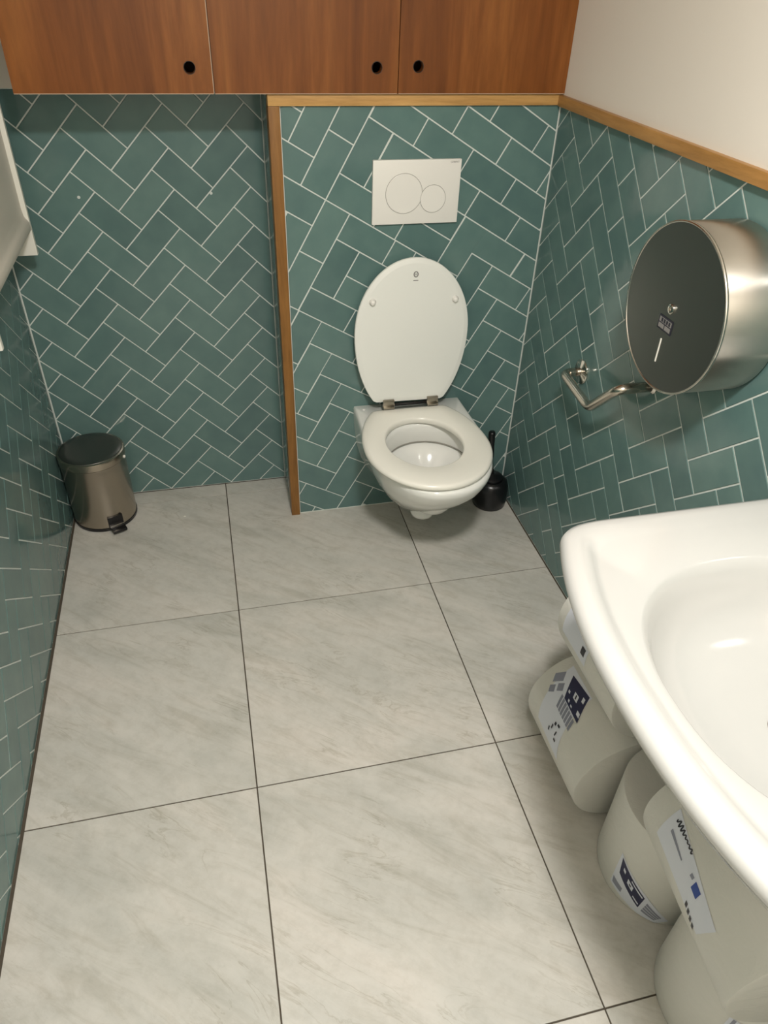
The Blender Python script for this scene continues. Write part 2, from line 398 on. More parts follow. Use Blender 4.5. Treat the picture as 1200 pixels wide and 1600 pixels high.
# old screw holes in the tiles
for x, z in ((-.300, 1.0145), (.0615, 1.016)):
    bm = bmesh.new(); lathe(bm, [(.0042, 0), (.0042, -.0008), (.0022, -.0012)], axis='y'); o = mesh_obj('screw_hole', bm, GROUT, WB, loc=(x, YB, z))
# room door behind the viewer
dr = struct(empty('door_1', (.30, YF, 0))); dr['label'] = 'plain white door in the wall opposite the toilet'
bm = bmesh.new(); box(bm, -.40, .40, .002, .035, .005, 2.0, bev=.003); mesh_obj('leaf', bm, WHITEM, dr)
bm = bmesh.new(); box(bm, -.45, -.40, .001, .045, 0, 2.05); box(bm, .40, .45, .001, .045, 0, 2.05); box(bm, -.45, .45, .001, .045, 2.0, 2.05); mesh_obj('frame', bm, WHITEM, dr)
bm = bmesh.new(); tube(bm, bend([(-.34, .036, 1.02), (-.34, .085, 1.02), (-.22, .085, 1.02)], .015), .009); mesh_obj('handle', bm, CHROME, dr, smooth=True)

# ------------------------------------------------------------------ ceiling lamp (light source)
lp = tag(empty('ceiling_lamp', (LAMP[0], LAMP[1], ZC)), 'round flat ceiling lamp over the middle of the room', 'lamp')
bm = bmesh.new(); lathe(bm, [(.13, -.0005), (.13, -.030), (.125, -.034), (.115, -.034), (.115, -.0005)]); autosmooth(mesh_obj('housing', bm, WHITEM, lp), 40)
ld = bpy.data.lights.new('lamp_light', 'AREA'); ld.shape = 'DISK'; ld.size = .20; ld.energy = LAMP_W; ld.color = LAMP_COL
lo = bpy.data.objects.new('lamp_light', ld); link(lo, lp); lo.location = (0, 0, LAMP[2]-ZC)
em = mat('lamp_diffuser', (.9, .9, .88), .4); eb = em.node_tree.nodes['Principled BSDF']; eb.inputs['Emission Color'].default_value = (*LAMP_COL, 1); eb.inputs['Emission Strength'].default_value = 12.0
bm = bmesh.new(); lathe(bm, [(.114, -.024), (.112, -.030), (.06, -.0335), (.004, -.034)]); mesh_obj('diffuser', bm, em, lp, smooth=True)

# ------------------------------------------------------------------ wall cupboard
cb = tag(empty('wall_cupboard', (.32, .5365, 1.302)), 'reddish plywood wall cupboard with three doors above the tiles', 'cupboard')
def W(o, root): # parts are modelled in world space; move them under the root
    o.parent = root; o.matrix_parent_inverse = Matrix.Translation(root.location).inverted(); return o
def rooted(root, name, bm, m, smooth=None):
    bmesh.ops.translate(bm, verts=bm.verts[:], vec=-Vector(root.location))
    o = mesh_obj(name, bm, m, root)
    if smooth: autosmooth(o, smooth)
    return o
CX0, CX1, CY0, CY1, CZ0, CZ1 = -.355, .9945, .4365, .668, 1.302, 2.05
bm = bmesh.new()
box(bm, CX0, CX1, CY0, CY1, CZ0, CZ0+.016); box(bm, CX0, CX1, CY0, CY1, CZ1-.016, CZ1); box(bm, CX0, CX0+.016, CY0, CY1, CZ0, CZ1); box(bm, CX1-.016, CX1, CY0, CY1, CZ0, CZ1)
box(bm, CX0, CX1, CY1-.006, CY1, CZ0, CZ1); box(bm, .083, .099, CY0, CY1, CZ0, CZ1); box(bm, .533, .549, CY0, CY1, CZ0, CZ1)
rooted(cb, 'carcass', bm, CARC)
def holed_panel(x0, x1, z0, z1, y0, y1, hx, hz, r):
    bm = bmesh.new(); angs = [2*PI*k/32 for k in range(32)]+[math.atan2(zz-hz, xx-hx) % (2*PI) for xx in (x0, x1) for zz in (z0, z1)]
    angs = sorted(set(round(a, 6) for a in angs)); ci, ou = [], []
    for a in angs:
        c, s = math.cos(a), math.sin(a); ts = []
        if c > 1e-9: ts.append((x1-hx)/c)
        if c < -1e-9: ts.append((x0-hx)/c)
        if s > 1e-9: ts.append((z1-hz)/s)
        if s < -1e-9: ts.append((z0-hz)/s)
        t = min(ts); ci.append((hx+r*c, hz+r*s)); ou.append((hx+t*c, hz+t*s))
    mk = lambda P, y: [(x, y, z) for x, z in P]
    R = loft(bm, [mk(ci, y0), mk(ou, y0), mk(ou, y1), mk(ci, y1)], False, False)
    for i in range(len(angs)):
        j = (i+1) % len(angs); bm.faces.new((R[3][i], R[3][j], R[0][j], R[0][i]))
    return bm
for (x0, x1, hx, hz) in ((CX0, .0895, .0395, 1.3535), (.0925, .5405, .487, 1.356), (.5425, CX1, .592, 1.359)):
    d = rooted(cb, 'door', holed_panel(x0, x1, CZ0-.001, CZ1, .418, .4355, hx, hz, .0122), DOORWOOD)
    bm = bmesh.new(); lathe(bm, [(.0122, .4178), (.0126, .4174), (.0136, .4175), (.0140, .4182), (.0138, .424), (.0122, .424)], (hx, 0, hz), 'y', 32, False, False)
    bmesh.ops.translate(bm, verts=bm.verts[:], vec=-Vector(cb.location)); mesh_obj('finger_hole_ring', bm, DARK, d)
    bm = bmesh.new(); box(bm, x0+.0005, x1-.0005, .4176, .4352, CZ0-.0024, CZ0-.0009); bmesh.ops.translate(bm, verts=bm.verts[:], vec=-Vector(cb.location)); mesh_obj('edge_band', bm, EDGE, d)
    if x0 < 0:
        bm = bmesh.new(); box(bm, x1-.0002, x1+.0016, .4174, .4350, CZ0-.001, CZ1); bmesh.ops.translate(bm, verts=bm.verts[:], vec=-Vector(cb.location)); mesh_obj('edge_band', bm, EDGE, d)

# ------------------------------------------------------------------ flush plate
fp = tag(empty('flush_plate', (.607, YT, 1.063)), 'white dual-button flush plate on the tiles above the toilet', 'flush plate')
PW, PH = .123, .0825
bm = bmesh.new(); box(bm, -PW, PW, -.011, 0, -PH, PH, bev=.0018); autosmooth(mesh_obj('plate', bm, PLASTIC, fp))
b1, r1, b2, r2 = (-PW+.088, PH-.085), .051, (-PW+.171, PH-.100), .0355
def disc_poly(c, r, n=72): return [(c[0]+r*math.cos(2*PI*k/n), c[1]+r*math.sin(2*PI*k/n)) for k in range(n)]
def cut_big(gap):
    out = []
    for k in range(96):
        x, z = b1[0]+(r1)*math.cos(2*PI*k/96), b1[1]+r1*math.sin(2*PI*k/96)
        d = math.hypot(x-b2[0], z-b2[1])
        if d < r2+gap: x, z = b2[0]+(x-b2[0])/d*(r2+gap), b2[1]+(z-b2[1])/d*(r2+gap)
        out.append((x, z))
    return out
def plate_poly(name, pol, y0, y1, m, parent, bev=.0006):
    bm = bmesh.new(); cx = sum(p[0] for p in pol)/len(pol); cz = sum(p[1] for p in pol)/len(pol)
    sm = [(cx+(x-cx)*(1-bev/.03), cz+(z-cz)*(1-bev/.03)) for x, z in pol]
    loft(bm, [[(x, y1, z) for x, z in pol], [(x, y0+bev*.7, z) for x, z in pol], [(x, y0, z) for x, z in sm]]); return mesh_obj(name, bm, m, parent)
for nm, pol, hal in (('large_button', cut_big(.0006), cut_big(.0)), ('small_button', disc_poly(b2, r2), disc_poly(b2, r2))):
    bt = plate_poly(nm, pol, -.0122, -.0105, PLASTIC, fp)
    bm = bmesh.new(); cc = b1 if nm[0] == 'l' else b2; rr = (r1 if nm[0] == 'l' else r2)
    outl = [(cc[0]+(x-cc[0])*(1+.0013/rr), cc[1]+(z-cc[1])*(1+.0013/rr)) for x, z in hal]
    loft(bm, [[(x, -.0105, z) for x, z in outl], [(x, -.01115, z) for x, z in outl]]); mesh_obj('button_gap', bm, GREYLINE, bt)
def text_mesh(name, body, size, m, parent, loc, rot, ext=.0002, sx=1.0):
    cu = bpy.data.curves.new(name, 'FONT'); cu.body = body; cu.size = size; cu.extrude = ext; cu.align_x = 'CENTER'; cu.align_y = 'CENTER'
    tmp = bpy.data.objects.new(name+'_tmp', cu); COL.objects.link(tmp); bpy.context.view_layer.update()
    me = bpy.data.meshes.new_from_object(tmp); bpy.data.objects.remove(tmp)
    me.name = name; me.materials.clear(); me.materials.append(m); o = bpy.data.objects.new(name, me); o.location = loc; o.rotation_euler = rot; o.scale = (sx, 1, 1); return link(o, parent)
text_mesh('lettering', 'GEBERIT', .0066, PRINTG, fp, (.104, -.0112, .0755), (PI/2, 0, 0))

# ------------------------------------------------------------------ toilet
TX = .615
tl = tag(empty('toilet', (TX, YT, 0)), 'white wall-hung toilet with its lid up on the teal tiled wall', 'toilet')
def outline(w, L, rear=None, n=56, yr=0.0, e=2.25, y1f=.42):
    """D outline seen from above: rear edge on the wall (local y=yr), front at y=-L; closed loop."""
    rear = rear or w; pts = []; y1 = -L*y1f
    for k in range(n+1):                     # front arc from right to left
        t = PI*k/n; c, s = math.cos(t), math.sin(t)
        x = w*(abs(c)**(2/e))*(1 if c > 0 else -1); y = y1-(L+y1)*(abs(s)**(2/e)); pts.append((x, y))
    for k in range(1, 9):                    # left side back to the wall
        q = k/8; pts.append((-(w+(rear-w)*q), y1+(yr-y1)*q))
    for k in range(1, 8): pts.append((-rear+2*rear*k/8, yr))
    for k in range(0, 8):
        q = k/8; pts.append((rear+(w-rear)*q, yr+(y1-yr)*q))
    return pts
def ell(cx, cy, a, b, N, rearb=None):
    out = []
    for k in range(N):
        pass
    return out
out0 = outline(.185, .522, .178); NP = len(out0)
def ring(pts, z): return [(x, y, z) for x, y in pts]
def hole_ring(cx, cy, a, bf, br):   # ellipse sampled at the same directions as the outline
    pts = []
    for (x, y) in out0:
        t = math.atan2((y-cy)/.26, (x-cx)/.185); b = br if math.sin(t) > 0 else bf
        pts.append((cx+a*math.cos(t), cy+b*math.sin(t)))
    return pts
bm = bmesh.new(); yc = -.285
rings = [ring(outline(.075, .235, .10), .150), ring(outline(.088, .255, .115), .154), ring(outline(.104, .295, .135), .176), ring(outline(.124, .345, .152), .212), ring(outline(.146, .402, .165), .258),
         ring(outline(.164, .452, .172), .304), ring(outline(.177, .495, .177), .350), ring(outline(.184, .516, .178), .384), ring(outline(.185, .522, .178), .402), ring(outline(.182, .518, .176), .410),
         ring(outline(.176, .512, .171, yr=-.004), .4125)]
rings += [ring(hole_ring(0, yc, .150, .190, .150), .4125), ring(hole_ring(0, yc, .140, .182, .142), .409), ring(hole_ring(0, yc, .134, .177, .138), .398), ring(hole_ring(0, yc, .128, .170, .134), .352), ring(hole_ring(0, yc, .130, .172, .136), .349),
          ring(hole_ring(0, yc, .143, .184, .148), .350), ring(hole_ring(0, yc, .144, .185, .149), .342), ring(hole_ring(0, yc, .128, .168, .132), .336), ring(hole_ring(0, yc-.005, .112, .150, .112), .318), ring(hole_ring(0, yc-.01, .095, .125, .092), .275), ring(hole_ring(0, yc-.015, .070, .095, .068), .240),
          ring(hole_ring(0, yc-.02, .045, .065, .045), .220), ring(hole_ring(0, yc-.02, .02, .03, .02), .215)]
loft(bm, rings); o = mesh_obj('bowl', bm, CERAM, tl); autosmooth(o, 50)
bm = bmesh.new(); lathe(bm, [(.040, .20), (.040, .120), (.037, .110), (.030, .107), (.004, .1065)], (.012, -.215, 0)); o = mesh_obj('trap_outlet', bm, CERAM, tl, smooth=True)
bm = bmesh.new(); tube(bm, [(x, y, .3475) for x, y in hole_ring(0, yc, .1295, .1715, .1355)][60:]+[(x, y, .3475) for x, y in hole_ring(0, yc, .1295, .1715, .1355)][:1], .0016, 6); mesh_obj('rim_shadow_line', bm, GREYLINE, tl, smooth=True)  # grey tube imitating the dark shadow line under the bowl rim
bm = bmesh.new(); lathe(bm, [(.0655, .2365), (.004, .237)], (0, yc-.02, 0)); o = mesh_obj('water', bm, mat('still_water', (.55, .53, .46), .03), tl)
# seat and lid share an egg-shaped outline (hinge side cut straight)
def egg(w, bf, br, cut, n=80):
    pts = []
    for k in range(n):
        t = 2*PI*k/n; s = math.sin(t); b = br if s > 0 else bf; pts.append([w*math.cos(t), min(b*s, cut)])
    # spread the points of the straight side evenly
    idx = [i for i, q in enumerate(pts) if q[1] >= cut-1e-9]
    if idx:
        xe = w*math.sqrt(max(0, 1-(cut/br)**2))
        for j, i in enumerate(idx): pts[i] = [xe-2*xe*(j+.5)/len(idx), cut]
    return pts
SX = -.014; SY = -.296       # seat centre relative to the wall point
def sc(pts, f): return [(x*f, y*f) for x, y in pts]
def seat_ring(pts, z, d=0.0):
    return [(SX+x*(1-d/.19), SY+y*(1-d/.23), z+.005) for x, y in pts]
eo = egg(.190, .222, .285, .222); ei = egg(.114, .136, .134, 9)
bm = bmesh.new()
prof = [(0.008, .4095, eo), (0.0015, .4125, eo), (0, .4185, eo), (.001, .4235, eo), (.005, .4275, eo), (.012, .4295, eo), (.035, .4305, eo)]
rs = [seat_ring(p, z, d) for d, z, p in prof]
rs += [seat_ring(ei, .4295, -.010), seat_ring(ei, .4275, -.004), seat_ring(ei, .4235, 0), seat_ring(ei, .4125, .0), seat_ring(ei, .4095, -.003)]
# fix: inner ring centred a little towards the front
rs = rs[:len(prof)]+[[(x-.005, y+.014, z) for x, y, z in r] for r in rs[len(prof):]]
R = loft(bm, rs, False, False); n = len(rs[0])
for i in range(n):
    j = (i+1) % n; bm.faces.new((R[-1][i], R[-1][j], R[0][j], R[0][i]))
st = mesh_obj('seat', bm, SEATM, tl); autosmooth(st, 60)
# lid: local frame, u across, v from hinge upward, w towards the room
LIDB = Vector((SX+.001, -.060, .4510)); LEAN = math.radians(4.0); ROLL = math.radians(-1.0)
lv = Vector((0, math.sin(LEAN), math.cos(LEAN))); lw = Vector((0, -math.cos(LEAN), math.sin(LEAN))); lu = Vector((1, 0, 0))
lu, lv = (lu*math.cos(ROLL)+lv*math.sin(ROLL)), (lv*math.cos(ROLL)-lu*math.sin(ROLL))
le = egg(.177, .222, .285, .222)     # cut side = hinge
def lid_pt(x, y, w, d=0.0): return LIDB+lu*(x*(1-d/.177))+lv*((.222-y*(1-d/.222)))+lw*w
bm = bmesh.new()
loft(bm, [[lid_pt(x, y, wv, d) for x, y in le] for d, wv in ((.012, -.006), (.004, -.004), (0, 0), (.0, .004), (.0015, .007), (.014, .0105), (.016, .0108))])
ldo = mesh_obj('lid', bm, LIDM, tl); autosmooth(ldo, 24)
for sx in (-1, 1):
    bm = bmesh.new(); rr = [[LIDB+lu*(sx*.126+r*math.cos(2*PI*k/24))+lv*(.322+r*math.sin(2*PI*k/24))+lw*hh for k in range(24)] for r, hh in ((.0105, .0106), (.0105, .0125), (.0075, .014), (.0075, .020), (.006, .0225), (.001, .0232))]
    loft(bm, rr); mesh_obj('bumper', bm, PLASTIC, ldo, smooth=True)
bm = bmesh.new()
def lring(cx, cy, a, b, ri, hh, n=28):
    o_, i_ = [], []
    for k in range(n):
        t = 2*PI*k/n; o_.append(LIDB+lu*(cx+a*math.cos(t))+lv*(cy+b*math.sin(t))+lw*hh); i_.append(LIDB+lu*(cx+(a-ri)*math.cos(t))+lv*(cy+(b-ri*.8)*math.sin(t))+lw*hh)
    loft(bm, [[q-lw*.0006 for q in o_], o_, i_], False, False)
lring(.001, .398, .0075, .0088, .0034, .0113); lring(.001, .398, .0018, .003, .0012, .0113)
q = [LIDB+lu*x+lv*y+lw*.0112 for x, y in ((-.0065, .3795), (.0085, .3795), (.0085, .3815), (-.0065, .3815))]; bm.faces.new([bm.verts.new(p) for p in q])
mesh_obj('logo', bm, PRINTG, ldo)
for sx in (-1, 1):
    hx = SX+.006+sx*.072
    bm = bmesh.new(); box(bm, hx-.018, hx+.018, -.085, -.052, .4365, .4430, bev=.002); box(bm, hx-.018, hx+.018, -.0775, -.069, .441, .464, bev=.002); tube(bm, [(hx-.019, -.071, .4445), (hx+.019, -.071, .4445)], .006)
    hg = mesh_obj('hinge', bm, HINGE, tl); autosmooth(hg)
    bm = bmesh.new(); lathe(bm, [(.011, .4122), (.011, .4375), (.009, .439)], (hx, -.062, 0)); mesh_obj('hinge_post', bm, HINGE, hg, smooth=True)
bm = bmesh.new(); tube(bm, [(SX+.006-.055, -.0635, .4400), (SX+.006+.055, -.0635, .4400)], .0045); mesh_obj('hinge_rod', bm, DARK, tl, smooth=True)
for sx, yy in ((-.150, -.030),):
    bm = bmesh.new(); lathe(bm, [(.006, .4120), (.006, .4135), (.004, .4145)], (sx, yy, 0)); mesh_obj('fixing_cap', bm, PLASTIC, tl, smooth=True)

# ------------------------------------------------------------------ toilet brush
br = tag(empty('toilet_brush', (.928, .372, 0)), 'black toilet brush in its holder beside the toilet in the corner', 'toilet brush')
bm = bmesh.new(); lathe(bm, [(.052, 0), (.058, .004), (.062, .03), (.062, .075), (.057, .098), (.046, .108), (.040, .110), (.040, .104), (.018, .102)]); autosmooth(mesh_obj('holder', bm, BLACK, br), 50)
bm = bmesh.new(); lathe(bm, [(.038, .1105), (.038, .118), (.030, .124), (.010, .127), (.008, .128)]); autosmooth(mesh_obj('collar', bm, BLACK, br), 50)
bm = bmesh.new(); tube(bm, [(0, 0, .126), (-.010, .010, .200)], .0048); mesh_obj('rod', bm, CHROME, br, smooth=True)
bm = bmesh.new(); tube(bm, [(-.0095, .0095, .190), (-.010, .010, .198), (-.0135, .0135, .240), (-.0165, .0165, .286), (-.017, .017, .293)], [.007, .009, .0098, .0125, .010]); mesh_obj('handle', bm, BLACK, br, smooth=True)

# ------------------------------------------------------------------ pedal bin
bn = tag(empty('pedal_bin', (-.4145, .562, 0), math.radians(24)), 'small brushed steel pedal bin in the left rear corner', 'bin')
R0 = .1025
bm = bmesh.new(); lathe(bm, [(R0-.006, .0005), (R0+.001, .002), (R0+.002, .012), (R0-.003, .014)]); autosmooth(mesh_obj('base_ring', bm, BLACK, bn), 40)
bm = bmesh.new(); lathe(bm, [(R0-.004, .012), (R0, .014), (R0, .236), (R0+.0015, .238), (R0+.0015, .2405), (R0-.003, .241)], n=64); body = autosmooth(mesh_obj('body', bm, BINS, bn), 40)
bm = bmesh.new(); lathe(bm, [(R0-.004, .2415), (R0+.003, .2425), (R0+.0035, .262), (R0+.002, .266), (R0-.004, .268)], n=64); ldb = autosmooth(mesh_obj('lid_band', bm, BINS, bn), 35)
bm = bmesh.new(); lathe(bm, [(R0-.003, .2675), (R0-.006, .2690), (R0-.03, .2705), (R0-.06, .2715), (.002, .2718)], n=64); mesh_obj('lid', bm, BINLID, bn, smooth=True)
bm = bmesh.new(); box(bm, -.025, .025, -R0-.004, -R0+.006, .006, .056, bev=.002); pw = autosmooth(mesh_obj('pedal_slot', bm, BLACK, bn))
bm = bmesh.new(); box(bm, -.0235, .0235, -R0-.036, -R0+.01, .010, .020, bev=.002); pd = autosmooth(mesh_obj('pedal', bm, BLACK, bn))
bm = bmesh.new(); box(bm, -.0235, .0235, -R0-.0085, -R0-.0045, .0195, .0245, bev=.0008); mesh_obj('pedal_strip', bm, CHROME, pd)
bm = bmesh.new(); lathe(bm, [(.005, 0), (.005, .004), (.003, .006)], n=16); o = mesh_obj('hinge_pin', bm, PLASTIC, bn, smooth=True, loc=(R0*.80, -R0*.63, .243)); o.rotation_euler = (0, PI/2, -.66)

# ------------------------------------------------------------------ jumbo roll dispenser
DX = .874; DC = (-.436, 1.056); DR = .158
dp = tag(empty('paper_dispenser', (XR, DC[0], DC[1])), 'round stainless steel jumbo toilet paper dispenser on the right wall', 'dispenser')
dx = DX-XR
bm = bmesh.new(); lathe(bm, [(DR-.002, dx+.002), (DR, dx+.0045), (DR, -.006), (DR-.004, -.006)], axis='x', n=96, cap0=False); autosmooth(mesh_obj('drum', bm, STEEL, dp), 40)
bm = bmesh.new(); lathe(bm, [(DR-.010, -.0062), (DR-.010, -.0003)], axis='x', n=64); mesh_obj('back_plate', bm, DARK, dp)
bm = bmesh.new(); lathe(bm, [(DR-.0035, dx+.004), (DR+.0012, dx+.004), (DR+.0016, dx+.001), (DR+.0006, dx-.0012), (DR-.0018, dx-.0012), (DR-.0028, dx+.0008)], axis='x', n=96, cap0=False, cap1=False); mesh_obj('rim', bm, STEELR, dp, smooth=True)
bm = bmesh.new(); lathe(bm, [(DR-.0022, dx+.0030), (DR-.0022, dx+.0008), (DR-.0030, dx+.0003)], axis='x', n=96); face = mesh_obj('front_cover', bm, STEELF, dp)
# lock, sticker and viewing slit on the cover (u = along wall away from viewer, v = up)
fx = dx-.0002
def face_quad(bm, y0, y1, z0, z1, x): 
    vs = [bm.verts.new(q) for q in ((x, y0, z0), (x, y1, z0), (x, y1, z1), (x, y0, z1))]; bm.faces.new(vs)
bm = bmesh.new(); lathe(bm, [(.0095, dx+.001), (.0095, dx-.0030), (.0075, dx-.0042), (.0035, dx-.0042), (.0030, dx-.0015), (.001, dx-.0015)], (0, -.0024, .0028), 'x', 24); autosmooth(mesh_obj('lock', bm, CHROME, face), 40)
bm = bmesh.new(); box(bm, dx-.0009, dx+.0006, -.0195, .0280, -.0445, -.0170, bev=.0002); stk = mesh_obj('sticker', bm, LBLK, face)
bm = bmesh.new()
box(bm, dx-.0012, dx-.0008, -.0160, .0245, -.0300, -.0205)
box(bm, dx-.0012, dx-.0008, .0060, .0245, -.0410, -.0325); box(bm, dx-.0012, dx-.0008, -.0160, .0030, -.0410, -.0325)
mesh_obj('sticker_panel', bm, PRINTG, stk)['kind'] = 'stuff'
bm = bmesh.new()
for k in range(4): box(bm, dx-.0014, dx-.0011, -.013+.0085*k, -.007+.0085*k, -.0290, -.0215)
mesh_obj('sticker_print', bm, LBLK, stk)['kind'] = 'stuff'
bm = bmesh.new(); box(bm, dx-.0012, dx+.0006, .0028, .0058, -.1075, -.0590, bev=.0003); mesh_obj('level_slit', bm, WHITEM, face)

# ------------------------------------------------------------------ angled grab bar
gb = tag(empty('grab_bar', (XR, .043, .682)), 'angled chrome grab bar on the right wall below the steel dispenser', 'grab bar')
gy, gz = .043, .682
path = bend([(0, 0, 0), (-.057, 0, 0), (-.072, -.147-gy, .681-gz), (-.090, -.280-gy, .803-gz), (0, -.280-gy, .803-gz)], .026, 8)
bm = bmesh.new(); tube(bm, path, .0122, 24); mesh_obj('rail', bm, RAILM, gb, smooth=True)
for yy, zz, rr in ((0, 0, .034), (-.280-gy, .803-gz, .017)):
    bm = bmesh.new(); lathe(bm, [(rr, -.0002), (rr, -.004), (rr-.002, -.006), (.0135, -.008), (.0113, -.010)], (0, yy, zz), 'x', 40); autosmooth(mesh_obj('flange', bm, CHROME, gb), 40)

# ------------------------------------------------------------------ wash basin
sk = tag(empty('wash_basin', (XR, -1.13, .70)), 'large white ceramic wash basin with a raised rim on the right wall', 'basin')
SYC, SXC, HY, HX = -1.13, .735, .345, .275
def sink_outline():
    """closed plan outline: far side, bowed front, near side, wall; third value = how much of a raised front rim the point has."""
    yF, yN = SYC+HY, SYC-HY; rc = .040
    def xf(y): t = abs(y-SYC)/HY; return .458+.072*t**2.3
    half = [(XR-.0015-(XR-.0015-.600)*k/12, yF, 0.0) for k in range(13)]
    y0 = yF-rc; x0 = xf(y0); sl = (xf(y0-.002)-xf(y0))/.002      # front curve meets the corner here
    P0, P3 = Vector((.600, yF)), Vector((x0, y0)); P1 = Vector((.535, yF)); P2 = Vector((x0-sl*.022, y0+.022))
    for k in range(1, 13):
        t = k/12; q = (1-t)**3*P0+3*t*(1-t)**2*P1+3*t*t*(1-t)*P2+t**3*P3; half.append((q.x, q.y, t*t*(3-2*t)))
    for k in range(1, 21): y = y0+(SYC-y0)*k/20; half.append((xf(y), y, 1.0))
    pts = half+[(x, 2*SYC-y, wv) for x, y, wv in half[-2::-1]]
    for k in range(1, 16): pts.append((XR-.0015, yN+(yF-yN)*k/16, 0.0))
    return pts
so = sink_outline()
def sring(d, z, zs=None, wall=True):
    r = []
    for x, y, wv in so:
        xx = SXC+(x-SXC)*(1-d/HX); yy = SYC+(y-SYC)*(1-d/HY)
        if wall and x > XR-.01: xx = x
        zz = z if zs is None else zs+(z-zs)*wv
        r.append((xx-XR, yy+1.13, zz-.70))
    return r
def bring(f, z, a=.222, b=.232, cx=.745, cy=-1.135):
    r = []
    for x, y, wv in so:
        t = math.atan2((y-cy)/b, (x-cx)/a); c, s = math.cos(t), math.sin(t); e = 2.3
        qx = abs(c)**(2/e)*(1 if c > 0 else -1); qy = abs(s)**(2/e)*(1 if s > 0 else -1)
        r.append((cx+a*f*qx-XR, cy+b*f*qy+1.13, z-.70))
    return r
bm = bmesh.new()
loft(bm, [sring(.150, .700), sring(.118, .704), sring(.072, .738), sring(.036, .785), sring(.014, .820), sring(.004, .838), sring(0, .848), sring(.0006, .855), sring(.004, .8625), sring(.011, .8672, .8655), sring(.022, .8685, .8655), sring(.034, .8662, .8645), sring(.042, .8615, .8635, False), sring(.048, .8570, .8625, False), sring(.054, .8555, .8615, False),
          bring(1.0, .8555), bring(.975, .851), bring(.94, .838), bring(.90, .815), bring(.84, .784), bring(.74, .758), bring(.58, .741), bring(.35, .734), bring(.12, .731)])
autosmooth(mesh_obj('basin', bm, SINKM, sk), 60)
bm = bmesh.new(); lathe(bm, [(.030, .0305), (.031, .0325), (.027, .0345), (.012, .0335), (.003, .0345)], (.745-XR, -.005, 0)); autosmooth(mesh_obj('drain', bm, CHROME, sk), 40)

# ------------------------------------------------------------------ wrapped paper rolls under the basin
def roll(name, label, c, R, L, axis, rz=0.0):
    """axis 'y': lying with the near end at c; axis 'z': standing with the foot at c."""
    r = tag(empty(name, (c[0], c[1], c[2]-(R if axis == 'y' else 0)), rz), label, 'paper roll', 'wrapped white paper rolls under the basin')
    e = .004
    prof = [(R*.30, .0012), (R*.985-e, .0), (R-e*.3, e*.4), (R, e*1.6), (R*1.0015, L*.5), (R, L-e*1.6), (R-e*.3, L-e*.4), (R*.985-e, L), (R*.30, L-.0012)]
    bm = bmesh.new(); o = (0, 0, R) if axis == 'y' else (0, 0, 0); lathe(bm, prof, o, 'y' if axis == 'y' else 'z', 72)
    b = mesh_obj('roll_body', bm, WRAP, r); autosmooth(b, 35); r['_R'] = R; return r
def patch(bm, r_, R, quad, axis, lift, n=10, m=10):
    """quad: four (angle in degrees, height along axis) corners, bilinear; one thin curved sheet."""
    (a, b, c, d) = quad; V = []
    for i in range(n+1):
        row = []
        for j in range(m+1):
            s, t = i/n, j/m
            ph = (1-t)*((1-s)*a[0]+s*b[0])+t*((1-s)*d[0]+s*c[0]); h = (1-t)*((1-s)*a[1]+s*b[1])+t*((1-s)*d[1]+s*c[1])
            q = math.radians(ph); rr = R+lift
            row.append(bm.verts.new((rr*math.cos(q), h, R+rr*math.sin(q)) if axis == 'y' else (rr*math.cos(q), rr*math.sin(q), h)))
        V.append(row)
    for i in range(n):
        for j in range(m): bm.faces.new((V[i][j], V[i+1][j], V[i+1][j+1], V[i][j+1]))
def label_on(root, R, axis, paper, prints):
    bm = bmesh.new()
    for q in paper: patch(bm, None, R, q, axis, .0009)
    lab = mesh_obj('label', bm, LABELM, root, smooth=True)
    for nm, m, quads, lift in prints:
        bm = bmesh.new()
        for q in quads: patch(bm, None, R, q, axis, lift, 5, 5)
        o = mesh_obj(nm, bm, m, lab, smooth=True)
        if len(quads) > 1: o['kind'] = 'stuff'
def sub(quad, s0, s1, t0, t1):
    a, b, c, d = quad
    f = lambda s, t: tuple((1-t)*((1-s)*a[k]+s*b[k])+t*((1-s)*d[k]+s*c[k]) for k in (0, 1))
    return (f(s0, t0), f(s1, t0), f(s1, t1), f(s0, t1))
RA, LA = .133, .265
ra = roll('paper_roll', 'paper roll lying on the floor nearest the toilet, navy printed label on its side', (.811, -.838, .133), RA, LA, 'y')
nav = ((116.8, .212), (113.7, .142), (136.6, .103), (135.7, .174))
bar = ((135.5, .186), (138.5, .108), (149, .100), (147.5, .172)); gry = ((118, .226), (135, .186), (149, .214), (133, .243)); tail = ((150, .214), (149, .100), (188, .108), (176, .178))
lab = ((112, .236), (112, .138), (186, .088), (180, .200))
label_on(ra, RA, 'y', [lab], [
    ('navy_block', NAVY, [nav], .0013),
    ('grey_block', LGREY, [sub(bar, k/7, (k+.75)/7, 0, 1) for k in range(7)]+[sub(gry, .0, .45, .2, .9), sub(gry, .6, .95, .6, 1.0), sub(gry, .55, .9, .05, .45)], .0012),
    ('white_mark', LABELM, [sub(nav, .38, .62, .36, .60), sub(nav, .08, .18, .55, .66), sub(nav, .22, .30, .80, .90), sub(nav, .78, .9, .2, .38), sub(nav, .80, .97, .70, .85), sub(nav, .40, .5, .85, .92)], .0016),
    ('black_mark', LBLK, [sub(nav, .47, .53, .40, .56), sub(tail, .70, .78, .15, .22), sub(tail, .60, .66, .2, .3), sub(tail, .55, .6, .35, .5), sub(tail, .8, .9, .55, .62), sub(tail, .45, .5, .55, .7), sub(tail, .76, .80, .35, .5)], .0019)])
rb = roll('paper_roll', 'paper roll lying on top, against the wall under the far side of the basin', (.845, -.828, .3985), RA, LA, 'y')
